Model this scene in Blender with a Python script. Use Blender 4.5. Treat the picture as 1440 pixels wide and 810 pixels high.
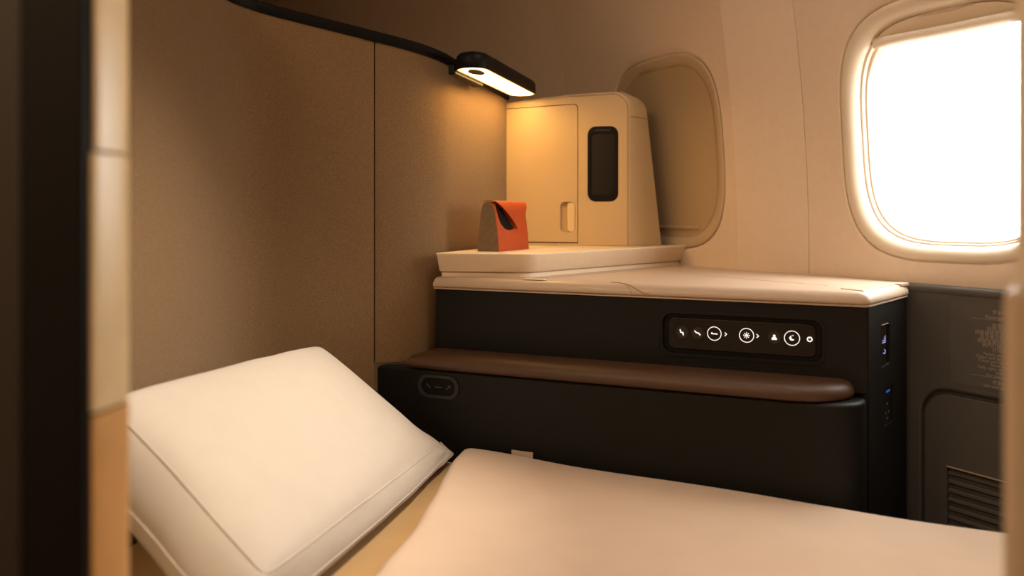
import bpy, bmesh, math, random
from math import sin, cos, pi, radians, sqrt
from mathutils import Vector, noise
from mathutils.geometry import tessellate_polygon

random.seed(4)
for o in list(bpy.data.objects):
    bpy.data.objects.remove(o)
SC = bpy.context.scene
COL = SC.collection
ZC = 1.05                       # camera height above the cabin floor; all z below are relative to it

# ------------------------------------------------------------------ camera
cam_d = bpy.data.cameras.new('camera')
cam = bpy.data.objects.new('camera', cam_d)
COL.objects.link(cam)
cam.location = (0, 0, ZC)
cam.rotation_euler = (radians(90), 0, 0)
cam_d.sensor_width = 36.0
cam_d.lens = 28.0
cam_d.shift_y = -105.0 / 1440.0
cam_d.clip_start = 0.02
cam_d.dof.use_dof = True
cam_d.dof.focus_distance = 1.55
cam_d.dof.aperture_fstop = 2.6
SC.camera = cam

# ------------------------------------------------------------------ world and light
W = bpy.data.worlds.new('world')
SC.world = W
W.use_nodes = True
bg = W.node_tree.nodes['Background']
# bright overcast sky over a darker ground, blended at the horizon
wn = W.node_tree.nodes
wt = wn.new('ShaderNodeTexCoord')
wsep = wn.new('ShaderNodeSeparateXYZ')
wr = wn.new('ShaderNodeValToRGB')
wr.color_ramp.elements[0].position = 0.44
wr.color_ramp.elements[0].color = (0.24, 0.22, 0.19, 1)
wr.color_ramp.elements[1].position = 0.56
wr.color_ramp.elements[1].color = (1.0, 0.965, 0.91, 1)
wm = wn.new('ShaderNodeMapRange')
wm.inputs['From Min'].default_value = -1
wm.inputs['From Max'].default_value = 1
W.node_tree.links.new(wt.outputs['Generated'], wsep.inputs[0])
W.node_tree.links.new(wsep.outputs['Z'], wm.inputs['Value'])
W.node_tree.links.new(wm.outputs['Result'], wr.inputs['Fac'])
W.node_tree.links.new(wr.outputs['Color'], bg.inputs[0])
bg.inputs[1].default_value = 13.0
SC.view_settings.view_transform = 'Standard'
SC.view_settings.look = 'None'
SC.view_settings.exposure = 0.5
SC.view_settings.gamma = 1.0
SC.view_settings.use_curve_mapping = False
SC.cycles.use_denoising = True
SC.cycles.max_bounces = 10
SC.cycles.diffuse_bounces = 6
SC.cycles.sample_clamp_indirect = 6.0
AISLE_FILL_W = 24.0                   # added fill lamp over the aisle, out of view
WALL_FILL_W = 5.0                   # added fill lamp above the windows, out of view
SPOT_W = 84.0                   # overhead reading spot on the bed
LAMP_E = 17.0                   # reading lamp diffuser


# ------------------------------------------------------------------ materials
def mat(name, col, rough=0.5, noise_s=0, noise_a=0.0, bump=0.0, bump_s=400, sheen=0, metal=0,
        spec=0.5, emit=None, emit_s=0, wave=None, coat=0):
    m = bpy.data.materials.new(name)
    m.use_nodes = True
    nt = m.node_tree
    b = nt.nodes['Principled BSDF']
    b.inputs['Base Color'].default_value = (*col, 1)
    b.inputs['Roughness'].default_value = rough
    b.inputs['Metallic'].default_value = metal
    b.inputs['Specular IOR Level'].default_value = spec
    b.inputs['Sheen Weight'].default_value = sheen
    b.inputs['Coat Weight'].default_value = coat
    tc = nt.nodes.new('ShaderNodeTexCoord')
    if noise_a:
        n = nt.nodes.new('ShaderNodeTexNoise')
        n.inputs['Scale'].default_value = noise_s
        n.inputs['Detail'].default_value = 5
        nt.links.new(tc.outputs['Object'], n.inputs['Vector'])
        mr = nt.nodes.new('ShaderNodeMapRange')
        mr.inputs['From Min'].default_value = 0.3
        mr.inputs['From Max'].default_value = 0.7
        mr.inputs['To Min'].default_value = 1 - noise_a
        mr.inputs['To Max'].default_value = 1 + noise_a
        nt.links.new(n.outputs['Fac'], mr.inputs['Value'])
        mx = nt.nodes.new('ShaderNodeVectorMath')
        mx.operation = 'SCALE'
        mx.inputs[0].default_value = col
        nt.links.new(mr.outputs['Result'], mx.inputs['Scale'])
        nt.links.new(mx.outputs[0], b.inputs['Base Color'])
    if wave:
        sc, amt, rot = wave
        mp = nt.nodes.new('ShaderNodeMapping')
        mp.inputs['Rotation'].default_value = rot
        nt.links.new(tc.outputs['Object'], mp.inputs['Vector'])
        w = nt.nodes.new('ShaderNodeTexWave')
        w.inputs['Scale'].default_value = sc
        w.inputs['Distortion'].default_value = 5
        w.inputs['Detail'].default_value = 2
        w.inputs['Detail Scale'].default_value = 0.6
        nt.links.new(mp.outputs[0], w.inputs['Vector'])
        mr = nt.nodes.new('ShaderNodeMapRange')
        mr.inputs['To Min'].default_value = 1 - amt
        mr.inputs['To Max'].default_value = 1 + amt
        nt.links.new(w.outputs['Fac'], mr.inputs['Value'])
        mx = nt.nodes.new('ShaderNodeVectorMath')
        mx.operation = 'SCALE'
        mx.inputs[0].default_value = col
        nt.links.new(mr.outputs['Result'], mx.inputs['Scale'])
        nt.links.new(mx.outputs[0], b.inputs['Base Color'])
    if bump:
        n = nt.nodes.new('ShaderNodeTexNoise')
        n.inputs['Scale'].default_value = bump_s
        n.inputs['Detail'].default_value = 3
        nt.links.new(tc.outputs['Object'], n.inputs['Vector'])
        bp = nt.nodes.new('ShaderNodeBump')
        bp.inputs['Strength'].default_value = bump
        bp.inputs['Distance'].default_value = 0.002
        nt.links.new(n.outputs['Fac'], bp.inputs['Height'])
        nt.links.new(bp.outputs[0], b.inputs['Normal'])
    if emit:
        b.inputs['Emission Color'].default_value = (*emit, 1)
        b.inputs['Emission Strength'].default_value = emit_s
    return m


def glass_mat():
    m = bpy.data.materials.new('window_glass')
    m.use_nodes = True
    nt = m.node_tree
    nt.nodes.clear()
    out = nt.nodes.new('ShaderNodeOutputMaterial')
    mix = nt.nodes.new('ShaderNodeMixShader')
    mix.inputs[0].default_value = 0.05
    tr = nt.nodes.new('ShaderNodeBsdfTransparent')
    tr.inputs[0].default_value = (0.98, 0.98, 0.97, 1)
    gl = nt.nodes.new('ShaderNodeBsdfGlossy')
    gl.inputs['Roughness'].default_value = 0.02
    nt.links.new(tr.outputs[0], mix.inputs[1])
    nt.links.new(gl.outputs[0], mix.inputs[2])
    nt.links.new(mix.outputs[0], out.inputs[0])
    return m


MT = {
    'wall': mat('sidewall_plastic', (0.70, 0.57, 0.45), 0.55, 60, 0.02, 0.05, 900),
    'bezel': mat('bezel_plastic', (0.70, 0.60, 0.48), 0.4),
    'bezeldim': mat('bezel_dimmed_plastic', (0.50, 0.385, 0.255), 0.5),  # bezel copy darkened: low light at the covered window put into the colour
    'shadelit': mat('shade_lit_plastic', (0.84, 0.76, 0.65), 0.45),  # paler copy of the blind plastic: light on the raised blind put into the colour
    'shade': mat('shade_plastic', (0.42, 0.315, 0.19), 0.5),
    'glass': glass_mat(),
    'fabric': mat('shell_fabric', (0.195, 0.118, 0.057), 0.95, 520, 0.24, 0.5, 700, sheen=0.15, spec=0.1),
    'fabric2': mat('shell_fabric_inner', (0.345, 0.255, 0.175), 0.95, 420, 0.13, 0.4, 700, sheen=0.15, spec=0.1),
    'black': mat('black_trim', (0.005, 0.004, 0.004), 0.5, spec=0.15),
    'blackgloss': mat('black_glass', (0.006, 0.005, 0.005), 0.16),
    'dark': mat('charcoal_panel', (0.0066, 0.0062, 0.0052), 0.5, 300, 0.1, 0.15, 1500, spec=0.22),
    'dado': mat('dado_panel', (0.082, 0.075, 0.069), 0.5, 300, 0.06, 0.1, 1200, spec=0.4),
    'lid': mat('lid_leather', (0.50, 0.385, 0.29), 0.42, wave=(70, 0.03, (0, 0, 0.9))),
    'lidtrim': mat('lid_trim', (0.40, 0.30, 0.20), 0.45),
    'shelf': mat('shelf_solid_surface', (0.80, 0.66, 0.48), 0.35, 80, 0.02),
    'cab': mat('cabinet_cream', (0.54, 0.385, 0.205), 0.45, 500, 0.03, 0.05, 1500),
    'gold': mat('handle_cream', (0.66, 0.50, 0.27), 0.35),
    'brown': mat('armrest_leather', (0.062, 0.027, 0.011), 0.5, 200, 0.1, 0.1, 900),
    'orange': mat('orange_leather', (0.44, 0.058, 0.004), 0.5, 90, 0.08, 0.08, 700),
    'taupe': mat('taupe_leather', (0.17, 0.115, 0.06), 0.6, 120, 0.1, 0.08, 700),
    'pillow': mat('pillow_cotton', (0.49, 0.44, 0.385), 0.9, 30, 0.02, 0.12, 900, sheen=0.1, spec=0.15),
    'duvet': mat('duvet_cotton', (0.60, 0.465, 0.36), 0.9, 14, 0.03, 0.12, 900, sheen=0.1, spec=0.15),
    'sheet': mat('sheet_cotton', (0.46, 0.30, 0.145), 0.9, 14, 0.04, 0.1, 900, spec=0.15),
    'diffuser': mat('lamp_diffuser', (0.9, 0.8, 0.6), 0.4, emit=(1.0, 0.59, 0.19), emit_s=LAMP_E),
    'glowrim': mat('lamp_glow_rim', (0.8, 0.5, 0.2), 0.4, emit=(1.0, 0.48, 0.12), emit_s=1.3),
    'icon': mat('icon_light', (0.8, 0.8, 0.8), 0.5, emit=(1.0, 0.93, 0.88), emit_s=0.58),
    'rimdark': mat('control_rim_grey', (0.012, 0.011, 0.010), 0.5),
    'icondim': mat('icon_dim', (0.13, 0.11, 0.10), 0.5),
    'button': mat('button_disc', (0.02, 0.018, 0.016), 0.35),
    'screen': mat('touch_screen', (0.009, 0.007, 0.006), 0.22),
    'usb': mat('usb_light', (0.2, 0.2, 0.4), 0.5, emit=(0.35, 0.36, 0.9), emit_s=0.5),
    'usbblue': mat('usb_blue', (0.02, 0.1, 0.4), 0.5, emit=(0.03, 0.22, 0.9), emit_s=0.14),
    'door': mat('door_leather', (0.90, 0.70, 0.40), 0.3, 40, 0.05, 0.1, 500),
    'door2': mat('door_leather_tan', (0.75, 0.40, 0.13), 0.45, 40, 0.05, 0.1, 500),
    'doordark': mat('door_dark_face', (0.016, 0.010, 0.006), 0.6),
    'panel': mat('partition_beige', (0.46, 0.36, 0.27), 0.6, 60, 0.03),
    'panel2': mat('partition_pale', (0.62, 0.54, 0.46), 0.6, 60, 0.03),
    'cabin': mat('cabin_plastic', (0.62, 0.50, 0.37), 0.7),
    'carpet': mat('cabin_carpet', (0.05, 0.04, 0.035), 0.95, 300, 0.2),
    'text': mat('placard_text', (0.33, 0.275, 0.23), 0.6),
    'placard': mat('placard_film', (0.088, 0.081, 0.074), 0.5),
    'stitch': mat('seam_thread', (0.30, 0.20, 0.12), 0.7),
    'tag': mat('care_tag', (0.55, 0.45, 0.35), 0.8),
}


# ------------------------------------------------------------------ object helpers
def tag(o, label=None, cat=None, kind=None, group=None):
    if label:
        o['label'] = label
    if cat:
        o['category'] = cat
    if kind:
        o['kind'] = kind
    if group:
        o['group'] = group
    return o


def worldloc(o):
    v = Vector((0, 0, 0))
    while o is not None:
        v = v + Vector(o.location)
        o = o.parent
    return v


def empty(name, loc, parent=None):
    o = bpy.data.objects.new(name, None)
    COL.objects.link(o)
    o.empty_display_size = 0.02
    o.location = (loc[0], loc[1], loc[2] + ZC)
    if parent:
        o.parent = parent
        o.location = Vector(o.location) - worldloc(parent)
    return o


def mk(name, vf, m, parent=None, smooth=True, bevel=0, seg=3, sub=0, angle=35, weld=True):
    verts, faces = vf
    verts = [Vector((v[0], v[1], v[2] + ZC)) for v in verts]
    if parent is None:
        xs = [v.x for v in verts]
        ys = [v.y for v in verts]
        org = Vector(((min(xs) + max(xs)) / 2, (min(ys) + max(ys)) / 2, min(v.z for v in verts)))
        base = org
    else:
        org = Vector((0, 0, 0))
        base = worldloc(parent)
    me = bpy.data.meshes.new(name)
    me.from_pydata([v - base for v in verts], [], faces)
    bm = bmesh.new()
    bm.from_mesh(me)
    if weld:
        bmesh.ops.remove_doubles(bm, verts=bm.verts, dist=1e-5)
    bmesh.ops.recalc_face_normals(bm, faces=bm.faces)
    bm.to_mesh(me)
    bm.free()
    o = bpy.data.objects.new(name, me)
    COL.objects.link(o)
    o.location = org
    if parent:
        o.parent = parent
    me.materials.append(MT[m] if isinstance(m, str) else m)
    if smooth:
        me.polygons.foreach_set('use_smooth', [True] * len(me.polygons))
        if not bevel:
            me.set_sharp_from_angle(angle=radians(angle))
    if bevel:
        b = o.modifiers.new('bevel', 'BEVEL')
        b.width = bevel
        b.segments = seg
        b.limit_method = 'ANGLE'
        b.angle_limit = radians(angle)
        b.harden_normals = True
        b.use_clamp_overlap = True
    if sub:
        s = o.modifiers.new('subdivision', 'SUBSURF')
        s.levels = sub
        s.render_levels = sub
    return o


def join(*parts):
    V, F = [], []
    for v, f in parts:
        k = len(V)
        V += list(v)
        F += [tuple(i + k for i in q) for q in f]
    return V, F


def prism(poly, z0, z1):
    n = len(poly)
    V = [(p[0], p[1], z0) for p in poly] + [(p[0], p[1], z1) for p in poly]
    F = [tuple(range(n))[::-1], tuple(range(n, 2 * n))]
    F += [(i, (i + 1) % n, n + (i + 1) % n, n + i) for i in range(n)]
    return V, F


def loft(rings, closed=True, cap0=False, cap1=False):
    n = len(rings[0])
    V = [p for r in rings for p in r]
    F = []
    for k in range(len(rings) - 1):
        for i in range(n if closed else n - 1):
            j = (i + 1) % n
            F.append((k * n + i, k * n + j, (k + 1) * n + j, (k + 1) * n + i))
    if cap0:
        F.append(tuple(range(n))[::-1])
    if cap1:
        F.append(tuple(range((len(rings) - 1) * n, len(rings) * n)))
    return V, F


def fillet(poly, radii, seg=8, closed=True):
    """round the corners of a 2D polyline; radii a number or list"""
    n = len(poly)
    out = []
    for i, p in enumerate(poly):
        r = radii[i] if isinstance(radii, (list, tuple)) else radii
        if r <= 0 or (not closed and i in (0, n - 1)):
            out.append(tuple(p))
            continue
        p = Vector(p)
        a = (Vector(poly[i - 1]) - p)
        b = (Vector(poly[(i + 1) % n]) - p)
        la, lb = a.length, b.length
        a.normalize()
        b.normalize()
        ang = a.angle(b)
        t = min(r / math.tan(ang / 2), la * 0.49, lb * 0.49)
        p0 = p + a * t
        p1 = p + b * t
        for k in range(seg + 1):
            f = k / seg
            q = p0 * (1 - f) ** 2 + p * 2 * f * (1 - f) + p1 * f * f
            # blend the parabola towards a circular look
            out.append((q.x, q.y))
    return out


def rrect(x0, x1, y0, y1, r, seg=7):
    out = []
    for cx, cy, a0 in ((x1 - r, y1 - r, 0), (x0 + r, y1 - r, 90), (x0 + r, y0 + r, 180), (x1 - r, y0 + r, 270)):
        for k in range(seg + 1):
            a = radians(a0 + 90 * k / seg)
            out.append((cx + r * cos(a), cy + r * sin(a)))
    return out


def offset_poly(poly, d):
    """inset (positive d) of a counter-clockwise polygon"""
    n = len(poly)
    out = []
    for i in range(n):
        p0, p1, p2 = Vector(poly[i - 1]), Vector(poly[i]), Vector(poly[(i + 1) % n])
        e0 = (p1 - p0).normalized()
        e1 = (p2 - p1).normalized()
        n0 = Vector((-e0.y, e0.x))
        n1 = Vector((-e1.y, e1.x))
        nn = n0 + n1
        nn = nn / max(0.35, nn.length_squared / 2)
        q = p1 + nn * d
        out.append((q.x, q.y))
    return out


def offset_edges(poly, d):
    """inset of a counter-clockwise polygon, one distance for each edge"""
    n = len(poly)
    out = []
    for i in range(n):
        p0, p1, p2 = Vector(poly[i - 1]), Vector(poly[i]), Vector(poly[(i + 1) % n])
        e0, e1 = (p1 - p0).normalized(), (p2 - p1).normalized()
        n0, n1 = Vector((-e0.y, e0.x)), Vector((-e1.y, e1.x))
        c0, c1 = n0.dot(p1) + d[i - 1], n1.dot(p1) + d[i]
        det = n0.x * n1.y - n0.y * n1.x
        if abs(det) < 1e-4:
            q = p1 + n0 * d[i]
        else:
            q = Vector(((c0 * n1.y - c1 * n0.y) / det, (n0.x * c1 - n1.x * c0) / det))
        out.append((q.x, q.y))
    return out


class Frame:
    """vertical plane: a runs along it, z up, w out of it towards the cabin"""
    def __init__(self, o, ax, n):
        self.o, self.ax, self.n = Vector(o), Vector(ax).normalized(), Vector(n).normalized()

    def __call__(self, a, z, w=0.0):
        p = self.o + self.ax * a + self.n * w
        return (p.x, p.y, z)

    def flat(self, a, w):
        p = self.o + self.ax * a + self.n * w
        return (p.x, p.y)


def slab(fr, poly, w0, w1):
    n = len(poly)
    V = [fr(p[0], p[1], w0) for p in poly] + [fr(p[0], p[1], w1) for p in poly]
    F = [tuple(range(n))[::-1], tuple(range(n, 2 * n))]
    F += [(i, (i + 1) % n, n + (i + 1) % n, n + i) for i in range(n)]
    return V, F


def plate(fr, outer, holes, w0, w1, floors=()):
    """plate with real openings; floors gives (index of hole, w of its floor)"""
    loops = [outer] + list(holes)
    flat = [p for l in loops for p in l]
    tris = tessellate_polygon([[Vector((p[0], p[1], 0)) for p in l] for l in loops])
    N = len(flat)
    V = [fr(p[0], p[1], w1) for p in flat] + [fr(p[0], p[1], w0) for p in flat]
    F = [tuple(t) for t in tris] + [tuple(N + i for i in t)[::-1] for t in tris]
    k = 0
    for l in loops:
        n = len(l)
        F += [(k + i, k + (i + 1) % n, N + k + (i + 1) % n, N + k + i) for i in range(n)]
        k += n
    return V, F


def tube(path, r, seg=8, closed=False):
    """round tube along 3D points"""
    P = [Vector(p) for p in path]
    n = len(P)
    rings = []
    ref = Vector((0, 0, 1))
    for i in range(n):
        a = P[(i - 1) % n] if (closed or i > 0) else P[i]
        b = P[(i + 1) % n] if (closed or i < n - 1) else P[i]
        t = (b - a).normalized()
        rf = ref if abs(t.dot(ref)) < 0.95 else Vector((1, 0, 0))
        x = t.cross(rf).normalized()
        y = t.cross(x).normalized()
        rings.append([tuple(P[i] + x * r * cos(2 * pi * k / seg) + y * r * sin(2 * pi * k / seg)) for k in range(seg)])
    if closed:
        rings.append(rings[0])
        return loft(rings)
    return loft(rings, cap0=True, cap1=True)


def strip2d(pts, w, closed=False):
    """2D polyline to a thick outline polygon list (quads)"""
    quads = []
    n = len(pts)
    for i in range(n if closed else n - 1):
        a, b = Vector(pts[i]), Vector(pts[(i + 1) % n])
        d = (b - a)
        if d.length < 1e-9:
            continue
        d.normalize()
        q = Vector((-d.y, d.x)) * w / 2
        e = d * w * 0.25
        quads.append([tuple(a - e + q), tuple(a - e - q), tuple(b + e - q), tuple(b + e + q)])
    return quads


def icon(fr, polys, w0, w1):
    return join(*[slab(fr, p, w0, w1) for p in polys])


def disc2(cx, cy, r, n=24):
    return [(cx + r * cos(2 * pi * k / n), cy + r * sin(2 * pi * k / n)) for k in range(n)]


# ------------------------------------------------------------------ the sidewall of the cabin
WS = Vector((0.522, -0.853)).normalized()
WN = Vector((-0.853, -0.522)).normalized()      # into the cabin
WO = Vector((0.4166, 2.029))


def lean(z):
    return 0.163 * (z + 0.12) ** 2 if z > -0.12 else 0.0


def bump_s(s):
    # the shallow rib beside the shaded window: its right flank faces the bright window, the panel left of it falls back
    if s >= 0.402:
        return 0.0
    if s >= 0.224:
        return 0.018 * (0.402 - s) / (0.402 - 0.224)
    if s <= -0.46:
        return -0.022
    return 0.018 - 0.040 * (0.224 - s) / 0.684


def wallp(s, z, out=0.0):
    d = lean(z) + bump_s(s) - out
    p = WO + WS * s + WN * d
    return (p.x, p.y, z)


WIN_Z, WIN_HW, WIN_HH = 0.153, 0.213, 0.243
W_SHADED, W_CLEAR, W_NEXT = -0.022, 0.704, 1.420


def superell(cs, hw, hh, n=88, e=3.4):
    out = []
    for k in range(n):
        t = 2 * pi * k / n
        c, s = cos(t), sin(t)
        out.append((cs + hw * math.copysign(abs(c) ** (2 / e), c), WIN_Z + hh * math.copysign(abs(s) ** (2 / e), s)))
    return out


def panel_with_window(s0, s1, z0, z1, cs):
    inn = superell(cs, WIN_HW, WIN_HH)
    ts = []
    outer = []
    for (s, z) in inn:
        dx, dz = s - cs, z - WIN_Z
        f = min(((s1 - cs) / dx if dx > 1e-6 else (s0 - cs) / dx if dx < -1e-6 else 1e9),
                ((z1 - WIN_Z) / dz if dz > 1e-6 else (z0 - WIN_Z) / dz if dz < -1e-6 else 1e9))
        outer.append([cs + dx * f, WIN_Z + dz * f])
    for corner in ((s0, z0), (s1, z0), (s0, z1), (s1, z1)):
        k = min(range(len(outer)), key=lambda i: (outer[i][0] - corner[0]) ** 2 + (outer[i][1] - corner[1]) ** 2)
        outer[k] = list(corner)
    rings = [[wallp(s, z, 0.008) for s, z in inn], [wallp(s, z, 0.0025) for s, z in inn],
             [wallp(cs + (s - cs) * 1.012, WIN_Z + (z - WIN_Z) * 1.01) for s, z in inn]]
    for k in range(1, 15):
        f = (k / 14) ** 1.3
        rings.append([wallp(i[0] * 1.0 + (o[0] - i[0]) * f, i[1] + (o[1] - i[1]) * f) for i, o in zip(inn, outer)])
    rings.append([wallp(o[0], o[1], 0.008) for o in outer])
    return loft(rings)


def panel_plain(s0, s1, z0, z1):
    N = 26
    ss = [s0 + (s1 - s0) * k / 6 for k in range(7)]
    rows = []
    for j in range(N + 1):
        z = z0 + (z1 - z0) * j / N
        rows.append([wallp(s0, z, 0.008)] + [wallp(s, z) for s in ss] + [wallp(s1, z, 0.008)])
    return loft(rows, closed=False)


ZB, ZT = -1.06, 1.16
wall_r = empty('wall_right', (WO.x, WO.y, ZB))
tag(wall_r, 'cream curved cabin sidewall behind the console', None, 'structure')
g = 0.0006
edges = [-4.3, -2.4, -0.462, 0.224, 0.405, 1.06, 1.78, 2.50, 3.1]
winc = {2: W_SHADED, 4: W_CLEAR, 5: W_NEXT}
for i in range(8):
    a, b = edges[i] + (g if i != 3 else 0.0), edges[i + 1] - (g if i != 2 else 0.0)
    vf = panel_with_window(a, b, ZB, ZT, winc[i]) if i in winc else panel_plain(a, b, ZB, ZT)
    mk('wall_panel', vf, 'wall', wall_r, angle=50)
for e in edges[1:3] + edges[4:-1]:
    rows = [[wallp(e - 0.02, z, 0.0085), wallp(e + 0.02, z, 0.0085)] for z in [ZB + (ZT - ZB) * k / 26 for k in range(27)]]
    mk('seam_strip', loft(rows, closed=False), 'bezel', wall_r)


def ring_at(cs, hw, hh, out, e=3.4):
    return [wallp(s, z, out) for s, z in superell(cs, hw, hh, e=e)]


def window(name, label, cs, shade_z):
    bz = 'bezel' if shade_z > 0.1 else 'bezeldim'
    root = empty(name, wallp(cs, WIN_Z - WIN_HH))
    tag(root, label, None, 'structure')
    prof = [(0.035, 0.0095), (-0.0028, 0.0095), (-0.0030, 0.001), (-0.0045, -0.0002), (-0.011, -0.0004), (-0.018, 0.0015),
            (-0.025, 0.007), (-0.0295, 0.016), (-0.0305, 0.024)]
    if shade_z < 0.1:
        prof = [(0.035, 0.0095), (-0.0028, 0.0095), (-0.0030, 0.0015), (-0.0050, 0.0), (-0.010, 0.0), (-0.020, 0.002), (-0.0295, 0.0055), (-0.0305, 0.024)]
    so_, sb_ = (0.0215, 0.008) if shade_z > 0.1 else (0.0045, 0.002)
    mk('bezel', loft([ring_at(cs, WIN_HW + d, WIN_HH + d, o) for d, o in prof]), bz, root, angle=60)
    prof = [(-0.0300, 0.0235), (-0.0335, 0.0240), (-0.0345, 0.0262), (-0.0350, 0.034)]
    mk('inner_frame', loft([ring_at(cs, WIN_HW + d, WIN_HH + d, o) for d, o in prof]), bz, root, angle=60)
    prof = [(-0.0345, 0.0335), (-0.0385, 0.034), (-0.0400, 0.038), (-0.044, 0.052), (-0.046, 0.075), (-0.02, 0.078)]
    mk('seal_ring', loft([ring_at(cs, WIN_HW + d, WIN_HH + d, o) for d, o in prof]), bz, root, angle=60)
    o = [wallp(s, z, 0.066) for s, z in superell(cs, WIN_HW - 0.043, WIN_HH - 0.043)]
    mk('pane', (o, [tuple(range(len(o)))]), 'glass', root, smooth=False)
    # sliding shade: a slab clipped to the opening, with a pull lip along its lower edge
    sp = [p for p in superell(cs, WIN_HW - 0.0325, WIN_HH - 0.0325, n=176) if p[1] >= shade_z]
    sp = sorted(sp, key=lambda p: math.atan2(p[1] - (shade_z + 1e-4), p[0] - cs))
    sl = [p for p in sp]
    rings = []
    cz = sum(p[1] for p in sl) / len(sl)
    c = [(cs, cz)]
    sm = 0.0325 if shade_z > 0.1 else 0.0290
    # grid so that the shade follows the lean of the wall
    top = WIN_Z + WIN_HH - sm
    rows = []
    NZ = 34 if shade_z < 0.1 else 8
    for j in range(NZ + 1):
        z = shade_z + (top - 0.0005 - shade_z) * (0.5 - 0.5 * cos(pi * j / NZ))
        hw = WIN_HW - sm
        hh = WIN_HH - sm
        x = hw * (1 - min(1, abs((z - WIN_Z) / hh)) ** 3.4) ** (1 / 3.4)
        rows.append([wallp(cs + x * t, z, so_ + sb_ * (1 - t * t)) for t in [-1 + 2 * k / 12 for k in range(13)]])
    back = [[(p[0] - WN.x * 0.003, p[1] - WN.y * 0.003, p[2]) for p in r] for r in rows]
    sh = mk('shade', join(loft(rows, closed=False), loft(back, closed=False), loft([rows[0], back[0]], closed=False)), 'shade' if shade_z < 0.1 else 'shadelit', root, weld=False)
    # lip
    lip_w, lip_h = (0.012, 0.010) if shade_z > 0.1 else (0.004, 0.005)
    lip_z = max(shade_z, -0.040)
    x = (WIN_HW - 0.036) * (1 - min(1, abs((lip_z - WIN_Z) / (WIN_HH - 0.034))) ** 3.4) ** (1 / 3.4)
    rr = []
    for k in range(17):
        t = -1 + 2 * k / 16
        tp = (1 - t ** 8)
        sec = []
        for q in range(12):
            a = 2 * pi * q / 12
            zz = lip_z + 0.004 + lip_h * sin(a)
            sec.append(wallp(cs + x * t, zz, so_ - 0.001 + sb_ * (1 - t * t) - lip_w * tp * max(0, cos(a)) + 0.004 * max(0, -cos(a))))
        rr.append(sec)
    mk('pull_lip', loft(rr, cap0=True, cap1=True), 'shadelit' if shade_z > 0.1 else 'shade', sh)
    # a portal only guides the sampling of the daylight coming in
    if shade_z > 0.1:
        ld = bpy.data.lights.new('daylight_portal', 'AREA')
        ld.shape = 'RECTANGLE'
        ld.size, ld.size_y = 0.34, 0.42
        ld.cycles.is_portal = True
        lo = bpy.data.objects.new('daylight_portal', ld)
        COL.objects.link(lo)
        p = Vector(wallp(cs, WIN_Z, 0.07))
        lo.location = (p.x, p.y, p.z + ZC)
        lo.rotation_euler = Vector((WN.x, WN.y, 0)).to_track_quat('-Z', 'Y').to_euler()
    return root


window('window_1', 'bright clear cabin window with its shade almost fully raised', W_CLEAR, 0.325)
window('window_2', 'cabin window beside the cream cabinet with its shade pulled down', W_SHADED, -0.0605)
window('window_3', 'next cabin window along the sidewall, out of frame', W_NEXT, -0.0605)


# the rest of the cabin, around and behind the camera
cs_ = [WO + WS * -4.25, WO + WS * 3.05]
box = [cs_[0], cs_[1], cs_[1] + WN * 3.0, cs_[0] + WN * 3.0]
boxo = [cs_[0] - WN * 0.1, cs_[1] - WN * 0.1, cs_[1] + WN * 3.0, cs_[0] + WN * 3.0]
tag(mk('floor', prism([tuple(p) for p in boxo], -ZC - 0.05, -ZC), 'carpet', smooth=False), 'dark carpeted cabin floor', None, 'structure')
tag(mk('ceiling', prism([tuple(p) for p in boxo], 1.15, 1.2), 'cabin', smooth=False), 'warm beige cabin ceiling', None, 'structure')


def thick_wall(name, a, b, label):
    a, b = Vector(a), Vector(b)
    d = (b - a).normalized()
    n = Vector((d.y, -d.x)) * 0.05
    tag(mk(name, prism([tuple(a), tuple(b), tuple(b + n), tuple(a + n)], -ZC, 1.15), 'cabin', smooth=False), label, None, 'structure')


thick_wall('wall_left', box[3], box[2], 'far side wall of the cabin behind the camera')
thick_wall('wall_front', box[2], box[1] , 'cabin bulkhead behind the camera')
thick_wall('wall_back', box[0], box[3], 'cabin bulkhead far behind the seat shell')

# fill lamps with housings, added under the ceiling to brighten the suite, unseen
def fill_lamp(p, label, energy, lw, ll, col=(1.0, 0.69, 0.40)):
    cl = empty('fill_light', (p.x, p.y, 1.10))
    tag(cl, label, 'ceiling light')
    fr = Frame((p.x, p.y), WS, WN)
    ring = [(-ll / 2 - 0.02, -lw / 2 - 0.02), (ll / 2 + 0.02, -lw / 2 - 0.02), (ll / 2 + 0.02, lw / 2 + 0.02), (-ll / 2 - 0.02, lw / 2 + 0.02)]
    mk('housing', prism([fr.flat(a, w) for a, w in ring], 1.125, 1.149), 'cabin', cl)
    ld = bpy.data.lights.new('fill_area', 'AREA')
    ld.shape = 'RECTANGLE'
    ld.size, ld.size_y = lw, ll
    ld.energy = energy
    ld.color = col
    lo = bpy.data.objects.new('fill_area', ld)
    COL.objects.link(lo)
    lo.location = (p.x, p.y, ZC + 1.118)
    lo.rotation_euler = (0, 0, math.atan2(WN.y, WN.x))


fill_lamp(WO + WS * 1.2 + WN * 2.3, 'long warm fill light added over the aisle, out of view', AISLE_FILL_W, 0.24, 1.8)
fill_lamp(WO + WS * 1.15 + WN * 0.50, 'warm fill light added above the windows, out of view', WALL_FILL_W, 0.10, 0.9, (1.0, 0.90, 0.78))
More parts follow.
